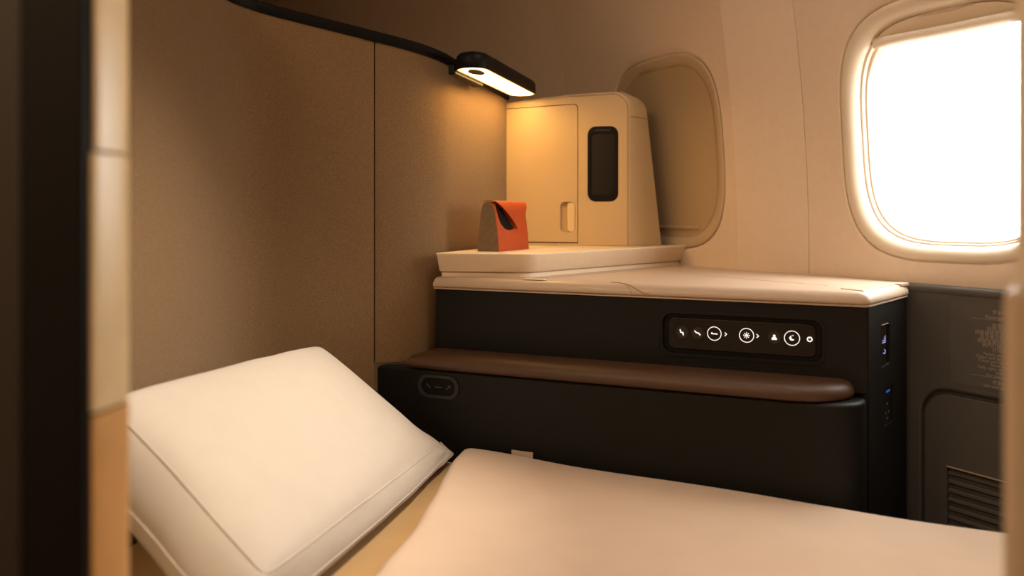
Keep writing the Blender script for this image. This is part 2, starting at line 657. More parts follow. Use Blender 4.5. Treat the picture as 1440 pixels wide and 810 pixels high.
# overhead reading spot in the ceiling, aimed at the bed
sp_at, sp_to = Vector((0.50, 0.93, 1.08)), Vector((-0.42, 1.12, -0.32))
sroot = empty('reading_spot', tuple(sp_at))
tag(sroot, 'small round reading spot in the ceiling above the bed', 'spot light')
rg = [[(sp_at.x + r * cos(2 * pi * k / 24), sp_at.y + r * sin(2 * pi * k / 24), z) for k in range(24)] for r, z in ((0.05, 1.149), (0.05, 1.10), (0.045, 1.095), (0.040, 1.10), (0.036, 1.14))]
mk('spot_ring', loft(rg), 'bezel', sroot)
ld = bpy.data.lights.new('spot_lamp', 'SPOT')
ld.energy = SPOT_W
ld.color = (1.0, 0.84, 0.66)
ld.spot_size = radians(39)
ld.spot_blend = 1.0
ld.shadow_soft_size = 0.035
lo = bpy.data.objects.new('spot_lamp', ld)
COL.objects.link(lo)
lo.location = (sp_at.x, sp_at.y, sp_at.z + ZC)
lo.rotation_euler = (sp_to - sp_at).to_track_quat('-Z', 'Y').to_euler()

# ------------------------------------------------------------------ dado panel under the windows
dado = empty('trim_1', wallp(0.9, -0.95))
tag(dado, 'charcoal lower sidewall panel beyond the console', None, 'structure')
FW = Frame(WO, WS, WN)
hatch = rrect(0.668, 1.60, -0.90, -0.322, 0.045)
hatch_hole = rrect(0.660, 1.608, -0.908, -0.314, 0.053)
dd = 0.016
vf = plate(FW, [(0.604, -1.04), (3.0, -1.04), (3.0, -0.136), (0.604, -0.136)], [hatch_hole], 0.001, dd)
mk('dado_sheet', vf, 'dado', dado, bevel=0.005, seg=3, angle=50)
# rounded ledge along the top
sec = [(0.0, -0.134), (0.0, -0.1295), (0.010, -0.1290), (0.016, -0.1315), (0.0185, -0.137), (0.017, -0.143)]
rows = [[FW(a, z, w) for w, z in sec] for a in (0.606, 1.2, 2.0, 3.0)]
mk('ledge', loft(rows, closed=False), 'dado', dado, angle=70)
mk('groove', slab(FW, rrect(0.655, 1.612, -0.912, -0.310, 0.055), 0.0, 0.004), 'dado', dado, bevel=0.001)
vent_hole = rrect(0.709, 1.10, -0.60, -0.449, 0.008)
ht = mk('hatch', plate(FW, hatch, [vent_hole], 0.003, dd - 0.001), 'dado', dado, bevel=0.005, angle=50)
mk('vent_backing', slab(FW, vent_hole, 0.002, 0.0075), 'dado', ht, smooth=False)
for k in range(9):
    z = -0.4535 - 0.0158 * k
    sec = [(0.005, z), (0.0145, z - 0.0035), (0.0150, z - 0.0085), (0.005, z - 0.0055)]
    mk('vent_slat', loft([[FW(0.711, zz, w) for w, zz in sec], [FW(1.098, zz, w) for w, zz in sec]], cap0=True, cap1=True), 'dado', ht, smooth=False)
mk('vent_rim', loft([[FW(0.709, zz, w) for w, zz in ((0.012, -0.4485), (0.0175, -0.4485), (0.0175, -0.4502), (0.012, -0.4502))],
                     [FW(1.10, zz, w) for w, zz in ((0.012, -0.4485), (0.0175, -0.4485), (0.0175, -0.4502), (0.012, -0.4502))]], cap0=True, cap1=True), 'lidtrim', ht, smooth=False)
# safety placard
pl = mk('placard', slab(FW, rrect(0.716, 0.905, -0.298, -0.156, 0.004), dd, dd + 0.0006), 'placard', dado, smooth=False)
lines = [('安全須知', -0.166, 0.0058), ('Passenger notice', -0.1745, 0.0058), None,
         ('座椅必須', -0.1885, 0.0060), ('起飛及降落時', -0.1955, 0.0060), ('請將座椅靠背豎直並扣好', -0.2025, 0.0060), ('安全帶及收起小桌板', -0.2095, 0.0060),
         ('關閉並鎖好所有儲物櫃', -0.2165, 0.0060), ('將門打開並固定好', -0.2235, 0.0060), ('方可起飛', -0.2305, 0.0060),
         ('Fasten seat belt and', -0.2375, 0.0056), ('Close and latch the storage', -0.2435, 0.0056), ('Close and latch the table', -0.2495, 0.0056),
         ('Stow screen', -0.2555, 0.0056), ('Fully open and latch door', -0.2615, 0.0056), ('before', -0.2675, 0.0056), ('For taxi, take-off', -0.2735, 0.0056), None,
         ('救生衣在', -0.2845, 0.0058), ('Life vest under seat', -0.2915, 0.0056)]
rule_z = [-0.1805, -0.2785]
cx = 0.803
for L in lines:
    if L is None:
        z = rule_z.pop(0)
        mk('placard_rule', slab(FW, [(cx - 0.05, z), (cx + 0.05, z), (cx + 0.05, z + 0.0005), (cx - 0.05, z + 0.0005)], dd + 0.0006, dd + 0.0008), 'text', pl, smooth=False)
        continue
    cu = bpy.data.curves.new('placard_text', 'FONT')
    cu.body = L[0]
    cu.size = L[2] * 1.35
    cu.align_x = 'CENTER'
    t = bpy.data.objects.new('placard_text', cu)
    COL.objects.link(t)
    t.parent = pl
    cu.materials.append(MT['text'])
    q = Vector(FW(cx, L[1] - 0.004, dd + 0.0009))
    t.location = Vector((q.x, q.y, q.z + ZC)) - worldloc(pl)
    t.rotation_euler = (radians(90), 0, math.atan2(WS.y, WS.x))

# ------------------------------------------------------------------ console between bed and sidewall
UA = Vector((cos(radians(23.5)), -sin(radians(23.5))))
UN = Vector((-sin(radians(23.5)), -cos(radians(23.5))))        # towards the bed
OU = Vector((-0.157, 1.62))
FU = Frame(OU, UA, UN)
TF = 0.8056
PF = OU + UA * TF
PG = Vector((0.724, 1.462))
FE_ax = (PG - PF).normalized()
FE = Frame(PF, FE_ax, (FE_ax.y, -FE_ax.x))
LE = (PG - PF).length
con = empty('side_console', (0.25, 1.55, -ZC))
tag(con, 'charcoal side console with cream leather top and touch controls', 'console')


def wall_in(s, d=0.004):
    p = WO + WS * s + WN * d
    return (p.x, p.y)


# carcass set back behind the front plates
Z0 = -ZC
carc = [FU.flat(-0.005, -0.012), FU.flat(TF - 0.008, -0.012), FE.flat(LE - 0.002, -0.010), wall_in(0.60, 0.006), wall_in(-0.02, 0.006), (0.05, 2.05)]
mk('carcass', prism(carc, Z0, -0.153), 'dark', con, smooth=False)
dz0, dz1 = -0.2495, -0.1795
d_hole = rrect(0.4675, 0.7345, dz0, dz1, 0.016)
mk('front_panel', plate(FU, [(0.001, -0.296), (TF - 0.001, -0.296), (TF - 0.001, -0.1535), (0.001, -0.1535)], [d_hole], -0.0115, 0.0), 'dark', con, bevel=0.0022, angle=50)
s1 = rrect(0.062, 0.115, -0.262, -0.188, 0.008)
s2 = rrect(0.080, 0.133, -0.365, -0.300, 0.004)
mk('end_panel', plate(FE, [(0.001, Z0), (LE, Z0), (LE, -0.1535), (0.001, -0.1535)], [s1, s2], -0.0095, 0.0), 'dark', con, bevel=0.0015, angle=50)
# socket inserts on the end panel
so = mk('socket_plate', slab(FE, offset_poly(s1, 0.0004), -0.0094, -0.003), 'blackgloss', con, bevel=0.001)
mk('socket_rim', slab(FE, [(0.070, -0.1905), (0.107, -0.1905), (0.107, -0.1893), (0.070, -0.1893)], -0.003, 0.0005), 'lidtrim', so, smooth=False)
mk('port_light', icon(FE, strip2d([(0.082, -0.222), (0.099, -0.222), (0.099, -0.211)], 0.0014) + strip2d([(0.082, -0.2185), (0.093, -0.2185), (0.093, -0.213)], 0.0009), -0.003, -0.0025), 'usb', so, smooth=False)
mk('port_light', icon(FE, strip2d([(0.086, -0.2395), (0.093, -0.2415), (0.099, -0.2395), (0.099, -0.2365), (0.093, -0.2350)], 0.0013), -0.003, -0.0025), 'usb', so, smooth=False)
so = mk('socket_plate', slab(FE, offset_poly(s2, 0.0004), -0.0094, -0.002), 'blackgloss', con, bevel=0.001)
mk('port_light', slab(FE, rrect(0.100, 0.122, -0.3105, -0.3065, 0.001, 2), -0.002, -0.0015), 'usbblue', so, smooth=False)
for q in ((0.106, -0.330), (0.098, -0.345), (0.114, -0.345), (0.106, -0.355)):
    mk('socket_pin', slab(FE, disc2(q[0], q[1], 0.0022, 12), -0.002, -0.001), 'dado', so, smooth=False)

# lid: padded cream leather top
lid_poly = [FU.flat(-0.004, 0.004), FU.flat(TF + 0.001, 0.005), FE.flat(LE + 0.001, 0.004), wall_in(0.602, 0.003), wall_in(-0.02, 0.003), (0.03, 2.04)]
lid_out = fillet(lid_poly, [0.004, 0.018, 0.006, 0.002, 0.01, 0.01], 6)
rings = []
for ins, z in ((0.004, -0.1500), (0.0012, -0.1492), (0.0, -0.1465), (0.0008, -0.141), (0.004, -0.1345), (0.009, -0.1305), (0.016, -0.1292), (0.03, -0.1290)):
    lo_ = offset_edges(lid_poly, [ins, ins, ins * 0.3, ins * 0.3, ins * 0.3, ins * 0.5])
    rings.append([(x, y, z) for x, y in fillet(lo_, [0.004, 0.018, 0.006, 0.002, 0.01, 0.01], 6)])
lid = mk('lid', loft(rings, cap0=True, cap1=True), 'lid', con, angle=60)
mk('lid_edge', prism(offset_poly(lid_out, 0.0015), -0.1532, -0.1502), 'lid', lid, bevel=0.001)
# seams of the lid
lid_tab = [(0.0, -0.1465), (0.0008, -0.141), (0.004, -0.1345), (0.009, -0.1305), (0.016, -0.1292), (0.03, -0.1290)]


def lid_z(ins):
    for (i0, z0_), (i1, z1_) in zip(lid_tab, lid_tab[1:]):
        if ins <= i1:
            return z0_ + (z1_ - z0_) * (ins - i0) / (i1 - i0)
    return -0.1290


sc = []
for k in range(31):
    f = k / 30
    a = 0.365 + 0.078 * f
    e = f * f * (3 - 2 * f)
    ins = 0.020 * (1 - e) ** 1.5
    sc.append(FU(a, lid_z(ins) + 0.0002, 0.0043 - ins + 0.0001))
mk('lid_seam', tube(sc, 0.0010, 6), 'stitch', lid)
sc2 = []
for k in range(16):
    f = k / 15
    a = 0.392 + 0.030 * f
    ins = 0.012 * (1 - f) ** 2
    sc2.append(FU(a - 0.010 * f * f, lid_z(ins) + 0.0002, 0.0043 - ins + 0.0001))
mk('lid_seam', tube(sc2, 0.0006, 6), 'stitch', lid)
sc = [FU(0.442, -0.1478, 0.0042), FU(0.60, -0.1478, 0.0048), FU(TF - 0.02, -0.1478, 0.005)]
mk('lid_seam', tube(sc, 0.0007, 6), 'stitch', lid)
sc = [FU(0.001, -0.1478, 0.0036), FU(0.2, -0.1478, 0.0038), FU(0.40, -0.1478, 0.004)]
mk('lid_seam', tube(sc, 0.0007, 6), 'stitch', lid)
sc = [FU(a, -0.12895, w) for a, w in ((0.50, -0.245), (0.62, -0.175), (0.74, -0.105))]
mk('lid_seam', tube(sc, 0.0004, 6), 'lidtrim', lid)
# end flap with a small step at the right end of the lid
fl = [FE.flat(0.012, -0.012), FE.flat(LE - 0.008, -0.010), FE.flat(LE - 0.008, -0.052), FE.flat(0.03, -0.055)]
mk('lid_flap', prism(fl, -0.1300, -0.1275), 'lid', lid, bevel=0.0012)
hook = [FE.flat(LE - 0.03, -0.001), FE.flat(LE + 0.004, 0.004), FE.flat(LE + 0.004, -0.02), FE.flat(LE - 0.03, -0.02)]
mk('lid_catch', prism(hook, -0.1335, -0.1268), 'lid', lid, bevel=0.002)

# lower panel that swells towards the bed
low = [FU.flat(-0.098 + 0.01, 0.066), FU.flat(0.70, 0.070)]
for k in range(1, 9):
    f = k / 8
    a = 0.70 + (TF - 0.003 - 0.70) * (sin(f * pi / 2) ** 0.8)
    low.append(FU.flat(a, 0.070 * (cos(f * pi / 2)) ** 0.75 + 0.001))
low += [FU.flat(TF - 0.003, -0.008), FU.flat(0.0, -0.008)]
cC = Vector((-0.275, 1.595))
low[0] = (cC.x + 0.001, cC.y - 0.0005)
mk('lower_panel', prism(low, Z0, -0.301), 'dark', con, bevel=0.011, seg=4, angle=50)
# armrest
arm = [FU.flat(0.004, 0.0), FU.flat(-0.020, 0.0805)] + [FU.flat(a, 0.0815) for a in (0.1, 0.25, 0.4, 0.55, 0.68)]
for k in range(1, 10):
    f = k / 9 * pi / 2
    arm.append(FU.flat(0.68 + 0.105 * sin(f), 0.0815 - 0.0815 * (1 - cos(f)) * 0.98))
arm.append(FU.flat(0.785, 0.0))
rings = []
ao = arm
for ins, z in ((0.006, -0.3008), (0.001, -0.2985), (0.0, -0.292), (0.002, -0.284), (0.008, -0.277), (0.018, -0.2735), (0.032, -0.2725)):
    rings.append([(x, y, z) for x, y in ao] if ins == 0 else None)
    inset = []
    for (x, y) in ao:
        # pull only away from the bed side, not off the console face
        v = Vector((x, y)) - OU
        a_, w_ = v.dot(UA), v.dot(UN)
        w2 = max(0.0, w_ - ins)
        a2 = a_
        if a_ > 0.68:
            a2 = a_ - ins * (a_ - 0.68) / 0.105
        if a_ < 0.0:
            a2 = a_ + ins * 1.2
        inset.append((*FU.flat(a2, w2), z))
    rings[-1] = inset
mk('armrest', loft(rings, cap0=True, cap1=True), 'brown', con, angle=60)

# touch display
disp = mk('touch_display', slab(FU, rrect(0.4775, 0.7245, dz0 + 0.0075, dz1 - 0.0075, 0.010), -0.0112, -0.004), 'screen', con, bevel=0.001)
mk('display_rim', plate(FU, rrect(0.4620, 0.7400, dz0 - 0.0055, dz1 + 0.0055, 0.0205), [rrect(0.4670, 0.7350, dz0 - 0.0005, dz1 + 0.0005, 0.0165)], -0.003, 0.0016), 'dark', disp, bevel=0.0008, angle=50)
mk('display_well', plate(FU, offset_poly(d_hole, 0.0003), [rrect(0.4765, 0.7255, dz0 + 0.0065, dz1 - 0.0065, 0.011)], -0.0112, -0.006), 'black', disp, smooth=False)
zc = (dz0 + dz1) / 2


def ring2(cx, cy, r, w, n=36):
    return strip2d([(cx + r * cos(2 * pi * k / n), cy + r * sin(2 * pi * k / n)) for k in range(n)], w, True)


# positions on the screen: a along, z up, measured from the picture
def ia(px):
    r = (px - 720) / 1120
    return (r * OU.y - OU.x) / (UA.x - r * UA.y)


def iz(px, py):
    a = ia(px)
    y = OU.y + UA.y * a
    return -(py - 300) / 1120 * y


def add_icon(name, polys, m='icon', lift=0.0):
    mk(name, icon(FU, polys, -0.0042, -0.0032 + lift), m, disp, smooth=False)


U = 0.00125
for (px, py) in ((958.5, 467.5), (980.5, 468.5), (1088.5, 475)):
    mk('button_disc', slab(FU, disc2(ia(px), iz(px, py), 0.0105), -0.0042, -0.0036), 'button', disp, smooth=False)
c = (ia(958.5), iz(958.5, 467.5))
add_icon('seat_icon', strip2d([(c[0] - 2.6 * U, c[1] + 3.6 * U), (c[0] - 1.6 * U, c[1] - 0.2 * U), (c[0] + 1.4 * U, c[1] - 0.6 * U), (c[0] + 1.8 * U, c[1] - 4.0 * U)], 1.7 * U))
c = (ia(980.5), iz(980.5, 468.5))
add_icon('recline_icon', strip2d([(c[0] - 4 * U, c[1] + 2.6 * U), (c[0] - 1.6 * U, c[1] + 0.2 * U), (c[0] + 1.4 * U, c[1] - 0.4 * U), (c[0] + 3.6 * U, c[1] - 2.8 * U)], 1.6 * U))
c = (ia(1004), iz(1004, 469.5))
add_icon('bed_icon', ring2(*c, 0.0118, 0.0010) + strip2d([(c[0] - 4 * U, c[1] - 0.2 * U), (c[0] + 4 * U, c[1] - 0.4 * U)], 1.5 * U) + [disc2(c[0] - 3.4 * U, c[1] + 0.7 * U, 0.9 * U, 10)])
for px, py in ((1020, 470.5), (1065, 473)):
    c = (ia(px), iz(px, py))
    add_icon('chevron_icon', strip2d([(c[0] - 1.2 * U, c[1] + 2.4 * U), (c[0] + 1.3 * U, c[1]), (c[0] - 1.2 * U, c[1] - 2.4 * U)], 1.0 * U))
c = (ia(1049.5), iz(1049.5, 472))
rays = []
for k in range(8):
    t = 2 * pi * k / 8
    rays += strip2d([(c[0] + 2.4 * U * cos(t), c[1] + 2.4 * U * sin(t)), (c[0] + 4.3 * U * cos(t), c[1] + 4.3 * U * sin(t))], 0.8 * U)
add_icon('light_icon', ring2(*c, 0.0120, 0.0010) + [disc2(c[0], c[1], 1.8 * U, 14)] + rays)
c = (ia(1088.5), iz(1088.5, 475))
add_icon('attendant_icon', [disc2(c[0], c[1] + 2.3 * U, 1.7 * U, 14),
                            [(c[0] - 3.3 * U, c[1] - 3.2 * U), (c[0] + 3.3 * U, c[1] - 3.2 * U), (c[0] + 3.6 * U, c[1] - 1.2 * U), (c[0] + 1.8 * U, c[1] + 0.7 * U), (c[0] - 1.8 * U, c[1] + 0.7 * U), (c[0] - 3.6 * U, c[1] - 1.2 * U)]])
c = (ia(1113.5), iz(1113.5, 476))
moon = []
for k in range(13):
    t = radians(60 + 250 * k / 12)
    moon.append((c[0] + 3.4 * U * cos(t), c[1] + 3.4 * U * sin(t)))
for k in range(13):
    t = radians(292 - 200 * k / 12)
    moon.append((c[0] + 1.9 * U + 2.9 * U * cos(t), c[1] + 1.3 * U + 2.9 * U * sin(t)))
mq = []
half = 13
for k in range(half - 1):
    mq.append([moon[k], moon[k + 1], moon[2 * half - 2 - k], moon[2 * half - 1 - k]])
add_icon('moon_icon', ring2(*c, 0.0122, 0.0010) + mq)
c = (ia(1138.5), iz(1138.5, 477.5))
arc = [(c[0] + 2.9 * U * cos(radians(115 + 310 * k / 20)), c[1] + 2.9 * U * sin(radians(115 + 310 * k / 20))) for k in range(21)]
add_icon('power_icon', strip2d(arc, 1.2 * U) + strip2d([(c[0], c[1] + 1.2 * U), (c[0], c[1] + 3.4 * U)], 1.0 * U))

# small oval seat control below the armrest
FL = Frame(OU + UN * 0.0693, UA, UN)
oc = (0.047, -0.3345)
oval = mk('seat_control', slab(FL, rrect(oc[0] - 0.036, oc[0] + 0.036, oc[1] - 0.0155, oc[1] + 0.0155, 0.0150), -0.004, 0.0012), 'black', con, bevel=0.0008)
mk('control_rim', plate(FL, rrect(oc[0] - 0.0445, oc[0] + 0.0445, oc[1] - 0.0225, oc[1] + 0.0225, 0.0218), [rrect(oc[0] - 0.0365, oc[0] + 0.0365, oc[1] - 0.016, oc[1] + 0.016, 0.0155)], -0.004, 0.0035), 'rimdark', oval, bevel=0.0018, angle=50)
U2 = 0.0013
for dx, pts in ((-0.021, [(-3, 4), (-1.5, 0), (1.5, -0.5), (2, -4)]), (0.0, [(-5, -0.6), (5, -0.8)]), (0.022, [(-3, -3), (0, 0), (3.5, 1), (0, 3)])):
    mk('control_icon', icon(FL, strip2d([(oc[0] + dx + x * U2, oc[1] + z * U2) for x, z in pts], 0.9 * U2), 0.0014, 0.0020), 'icondim', oval, smooth=False)

# ------------------------------------------------------------------ raised corner shelf on the console
top = [(-0.156, 1.603), (0.040, 1.576), (0.447, 2.000), (0.405, 2.055), (0.010, 2.055), (-0.100, 1.738)]
rings = []
for ins, z in ((0.020, -0.1288), (0.0190, -0.1205), (0.0235, -0.1203), (0.0235, -0.1185), (0.0160, -0.1180), (0.0120, -0.116), (0.0040, -0.0855), (0.0008, -0.0825), (0.0008, -0.0808), (0.003, -0.0800)):
    po = offset_edges(top, [ins, ins, ins * 0.6, 0.002, 0.002, 0.001 + ins * 0.12])
    rings.append([(x, y, z) for x, y in fillet(po, [0.004, 0.05, 0.02, 0.004, 0.004, 0.0], 8)])
shelf = mk('corner_shelf', loft(rings, cap0=True, cap1=True), 'shelf', angle=50)
tag(shelf, 'thick cream corner shelf with flared edge lying on the console top', 'shelf')
ZS = -0.0800
# small silver-white latch tab at the foot of the shelf
mk('latch_tab', prism(fillet([FU.flat(0.19, -0.006), FU.flat(0.235, -0.006), FU.flat(0.24, -0.016), FU.flat(0.195, -0.016)], 0.003, 3), -0.1290, -0.1268), 'shelf', lid, bevel=0.0008)

# ------------------------------------------------------------------ cream storage cabinet
CA = Vector((0.285 + 0.014, 1.94 - 2.02))
CL = CA.length
FC = Frame((-0.014, 2.02), CA, (CA.y, -CA.x))
cab = empty('storage_cabinet', (0.15, 2.02, ZS))
tag(cab, 'cream storage cabinet with flush door standing on the corner shelf', 'cabinet')
zt = 0.2995
prof = [(0.0, ZS + 0.0006), (CL, ZS + 0.0006)]
for k in range(13):
    t = radians(90 * k / 12)
    prof.append((CL - 0.042 + 0.042 * cos(t), zt - 0.046 + 0.042 * sin(t)))
prof += [(0.16, zt - 0.007), (0.0, zt - 0.022)]
# rings: front rim, then flaring to the back
FCd = 0.165


def back_of(a, z):
    # lateral flare of the side towards the wall, less at the top
    f = max(0, (a - 0.2) / (CL - 0.2))
    zz = (z - ZS) / (zt - ZS)
    shift = f * (0.069 - 0.052 * zz)
    return a + 0.0 + shift


door_hole = [(0.001, -0.0745)] + [(0.184, -0.0745)] + [(0.184 - 0.012 + 0.012 * cos(radians(90 * k / 6)), 0.2715 - 0.012 + 0.012 * sin(radians(90 * k / 6))) for k in range(7)] + [(0.001, 0.2655)]
scr_hole = rrect(0.2075, 0.2835, 0.0285, 0.2140, 0.020)
front_in = [(max(a, 0.0), z) for a, z in offset_poly(prof, 0.003)]
front_in[0] = (0.0, prof[0][1])
front_in[1] = (prof[1][0] - 0.003, prof[1][1])
front_in[-1] = (0.0, prof[-1][1] - 0.003)
body_rings = [[FC(a, z, -0.0135) for a, z in front_in], [FC(a, z, -0.0015) for a, z in front_in],
              [FC(a + (0.0006 if a > 0.1 else 0), z, -0.0022) for a, z in prof],
              [FC(a, z, -0.004) for a, z in [(p[0] + (0.0025 if p[0] > 0.1 else 0), p[1] + (0.003 if p[1] > 0.2 else 0)) for p in prof]],
              [FC(a, z, -0.028) for a, z in [(back_of(p[0], p[1]) * 0.25 + p[0] * 0.75 + (0.010 if p[0] > 0.1 else 0), p[1] + (0.006 if p[1] > 0.2 else 0)) for p in prof]],
              [FC(a, z, -0.085) for a, z in [(back_of(p[0], p[1]) * 0.8 + p[0] * 0.2 + (0.016 if p[0] > 0.1 else 0), p[1] + (0.004 if p[1] > 0.2 else 0)) for p in prof]]]
mk('body', loft(body_rings, cap1=True), 'cab', cab, angle=40)
mk('front_frame', plate(FC, front_in, [door_hole, scr_hole], -0.013, 0.0), 'cab', cab, bevel=0.0012, angle=50)
mk('cavity', slab(FC, [(0.0, -0.076), (0.29, -0.076), (0.29, 0.275), (0.0, 0.27)], -0.020, -0.0128), 'black', cab, smooth=False)
dp = [(0.0, -0.0715), (0.1822, -0.0715)] + [(0.1822 - 0.0105 + 0.0105 * cos(radians(90 * k / 6)), 0.2697 - 0.0105 + 0.0105 * sin(radians(90 * k / 6))) for k in range(7)] + [(0.0, 0.2637)]
hh = rrect(0.1385, 0.1765, -0.0475, 0.0285, 0.013)
door = mk('door', plate(FC, dp, [hh], -0.0118, 0.0004), 'cab', cab, bevel=0.0012, angle=50)
mk('handle_pocket', slab(FC, offset_poly(hh, -0.002), -0.0125, -0.0105), 'cab', door, smooth=False)
mk('handle', slab(FC, rrect(0.1560, 0.1758, -0.0468, 0.0278, 0.0096), -0.0104, -0.0012), 'gold', door, bevel=0.002)
scr = mk('screen_bezel', plate(FC, offset_poly(scr_hole, 0.0004), [rrect(0.2155, 0.2755, 0.0455, 0.197, 0.010)], -0.0126, -0.0015), 'black', cab, bevel=0.001, angle=50)
mk('screen_glass', slab(FC, rrect(0.214, 0.277, 0.044, 0.1985, 0.011), -0.0125, -0.0065), 'blackgloss', scr, bevel=0.0006)
mk('screen_slot', slab(FC, rrect(0.226, 0.265, 0.2035, 0.2065, 0.0014, 3), -0.0016, -0.0010), 'button', scr, smooth=False)
# seams of the cabinet shell
sq = [FC(a, z, 0.0002) for a, z in front_in[1:-1]]
mk('front_seam', tube(sq, 0.0009, 6), 'stitch', cab)
sp = [FC(back_of(CL, 0.235) * f + CL * (1 - f) + 0.016 * min(1, f * 1.3) + 0.0026, 0.2360, -0.004 - 0.075 * f) for f in (0, 0.3, 0.65, 0.95)]
mk('side_seam', tube(sp, 0.0008, 6), 'stitch', cab)

# ------------------------------------------------------------------ orange flap pouch on the shelf
pf = Vector((0.432, 0.902)).normalized()
FB = Frame((-0.025, 1.660), pf, (pf.y, -pf.x))      # w positive towards the viewer
pouch = empty('flap_pouch', (-0.01, 1.74, ZS))
tag(pouch, 'small orange leather pouch with V flap and taupe side gusset', 'pouch')
WB, HB = 0.150, 0.1045


def pouch_w(z):
    h = (z - ZS) / HB
    front = -0.002 - 0.013 * h ** 1.5
    back = -0.053 + 0.012 * h ** 1.6
    return front, back


zs = [ZS + HB * k / 10 for k in range(11)]
sec = [(pouch_w(z)[0], z) for z in zs[:9]]
fw, bw = pouch_w(zs[9])
mid = (fw + bw) / 2
hwid = (fw - bw) / 2
for k in range(1, 8):
    t = pi * k / 8
    sec.append((mid + hwid * cos(t), zs[8] + (HB * 0.2) * sin(t) ** 0.55))
sec += [(pouch_w(z)[1], z) for z in zs[:9][::-1]]
n_a = 10


def bellyrow(a, s):
    f = a / WB
    return [FB(a, z, w + 0.0035 * sin(pi * f) * (1 if w > -0.025 else -1) * (1 - abs(2 * (z - ZS) / HB - 0.8))) for w, z in s]


rows = [bellyrow(WB * k / n_a, sec) for k in range(n_a + 1)]
sec_in = [(w - (0.0018 if w > -0.025 else -0.0018), z - (0.0018 if z > ZS + 0.09 else 0)) for w, z in sec]
rows_in = [bellyrow(WB * k / n_a, sec_in) for k in range(n_a + 1)]
nsec = len(sec)
bodyv = join(loft(rows, closed=True), loft(rows_in, closed=True), loft([rows[0], rows_in[0]], closed=True), loft([rows[-1], rows_in[-1]], closed=True))
mk('pouch_body', bodyv, 'orange', pouch, angle=50)
for a0, a1 in ((0.0, 0.003), (WB - 0.003, WB)):
    s2_ = [(w - (0.001 if w > -0.025 else -0.001), z - (0.001 if z > ZS + 0.09 else 0)) for w, z in sec]
    if a0 == 0.0:
        a0, a1 = -0.0012, 0.004
        mk('gusset', loft([[FB(a0, z, w) for w, z in s2_], [FB(a1, z, w) for w, z in s2_]], cap0=True, cap1=True), 'taupe', pouch, angle=40)
    else:
        mk('gusset', loft([[FB(a0 - 0.002, z, w) for w, z in s2_], [FB(a1 - 0.0005, z, w) for w, z in s2_]], cap0=True, cap1=True), 'taupe', pouch, angle=40)
# V flap: starts behind the top, comes over and hangs to a point
fo = []
NA, NV = 12, 9
ztop = ZS + HB * 1.005
for j in range(NV + 1):
    v = j / NV
    row = []
    for i in range(NA + 1):
        f = i / NA
        # half width closes towards the tip
        if v < 0.30:
            hwf = 0.5
        else:
            hwf = 0.5 * (1 - (v - 0.30) / 0.70) ** 0.9 + 0.012
        a = WB * (0.54 * 1 + (f - 0.5) * 2 * hwf) if v >= 0.30 else WB * f
        if v >= 0.30:
            a = WB * (0.5 + 0.06 * (v - 0.30) / 0.7 + (f - 0.5) * 2 * hwf)
        if v < 0.30:
            t = v / 0.30
            w = -0.040 + (0.0275) * t
            z = ztop + 0.0022 - 0.004 * (t - 0.5) ** 2
        else:
            t = (v - 0.30) / 0.70
            z = ztop + 0.0012 - 0.060 * t ** 1.05
            w = pouch_w(z)[0] + 0.0035 + 0.0065 * sin(pi * min(1, t * 0.9)) * (1 - 0.2 * abs(f - 0.2)) + 0.0042
            if t < 0.12:
                w -= 0.003 * (1 - t / 0.12)
        row.append((a, z, w))
    fo.append(row)
R1 = [[FB(*p) for p in r] for r in fo]
R2 = [[FB(p[0], p[1] - 0.0004, p[2] - 0.0018) for p in r] for r in fo]
rim_a = [r[0] for r in R1] + R1[-1][1:] + [r[-1] for r in R1[::-1]][1:]
rim_b = [r[0] for r in R2] + R2[-1][1:] + [r[-1] for r in R2[::-1]][1:]
mk('flap', join(loft(R1, closed=False), loft(R2, closed=False), loft([rim_a, rim_b], closed=False)), 'orange', pouch, angle=50)

# black patch painting the shaded inside of the pouch, left under the flap
op = [(0.006, 0.93), (0.010, 0.70), (0.018, 0.55), (0.032, 0.45), (0.050, 0.42), (0.072, 0.45), (0.060, 0.55), (0.030, 0.85)]
opv = []
for lift in (0.0002, 0.0012):
    for a, h in op:
        z = ZS + HB * h
        opv.append(FB(a, z, pouch_w(z)[0] + 0.0035 * sin(pi * a / WB) * (1 - abs(2 * h - 0.8)) + lift))
n_ = len(op)
mk('opening_shade', (opv, [tuple(range(n_))[::-1], tuple(range(n_, 2 * n_))] + [(i, (i + 1) % n_, n_ + (i + 1) % n_, n_ + i) for i in range(n_)]), 'black', pouch, smooth=False)

# ------------------------------------------------------------------ fabric seat shell at the head of the bed
def chaikin(P, it=2):
    for _ in range(it):
        Q = [P[0]]
        for i in range(len(P) - 1):
            a, b = Vector(P[i]), Vector(P[i + 1])
            Q += [a * 0.75 + b * 0.25, a * 0.25 + b * 0.75]
        Q.append(P[-1])
        P = [Vector(q) for q in Q]
    return P


def resample(P, n):
    P = [Vector(p) for p in P]
    L = [0]
    for i in range(1, len(P)):
        L.append(L[-1] + (P[i] - P[i - 1]).length)
    out = []
    for k in range(n):
        t = L[-1] * k / (n - 1)
        i = max(j for j in range(len(L)) if L[j] <= t + 1e-12)
        i = min(i, len(P) - 2)
        f = (t - L[i]) / max(1e-9, L[i + 1] - L[i])
        out.append(P[i].lerp(P[i + 1], f))
    return out


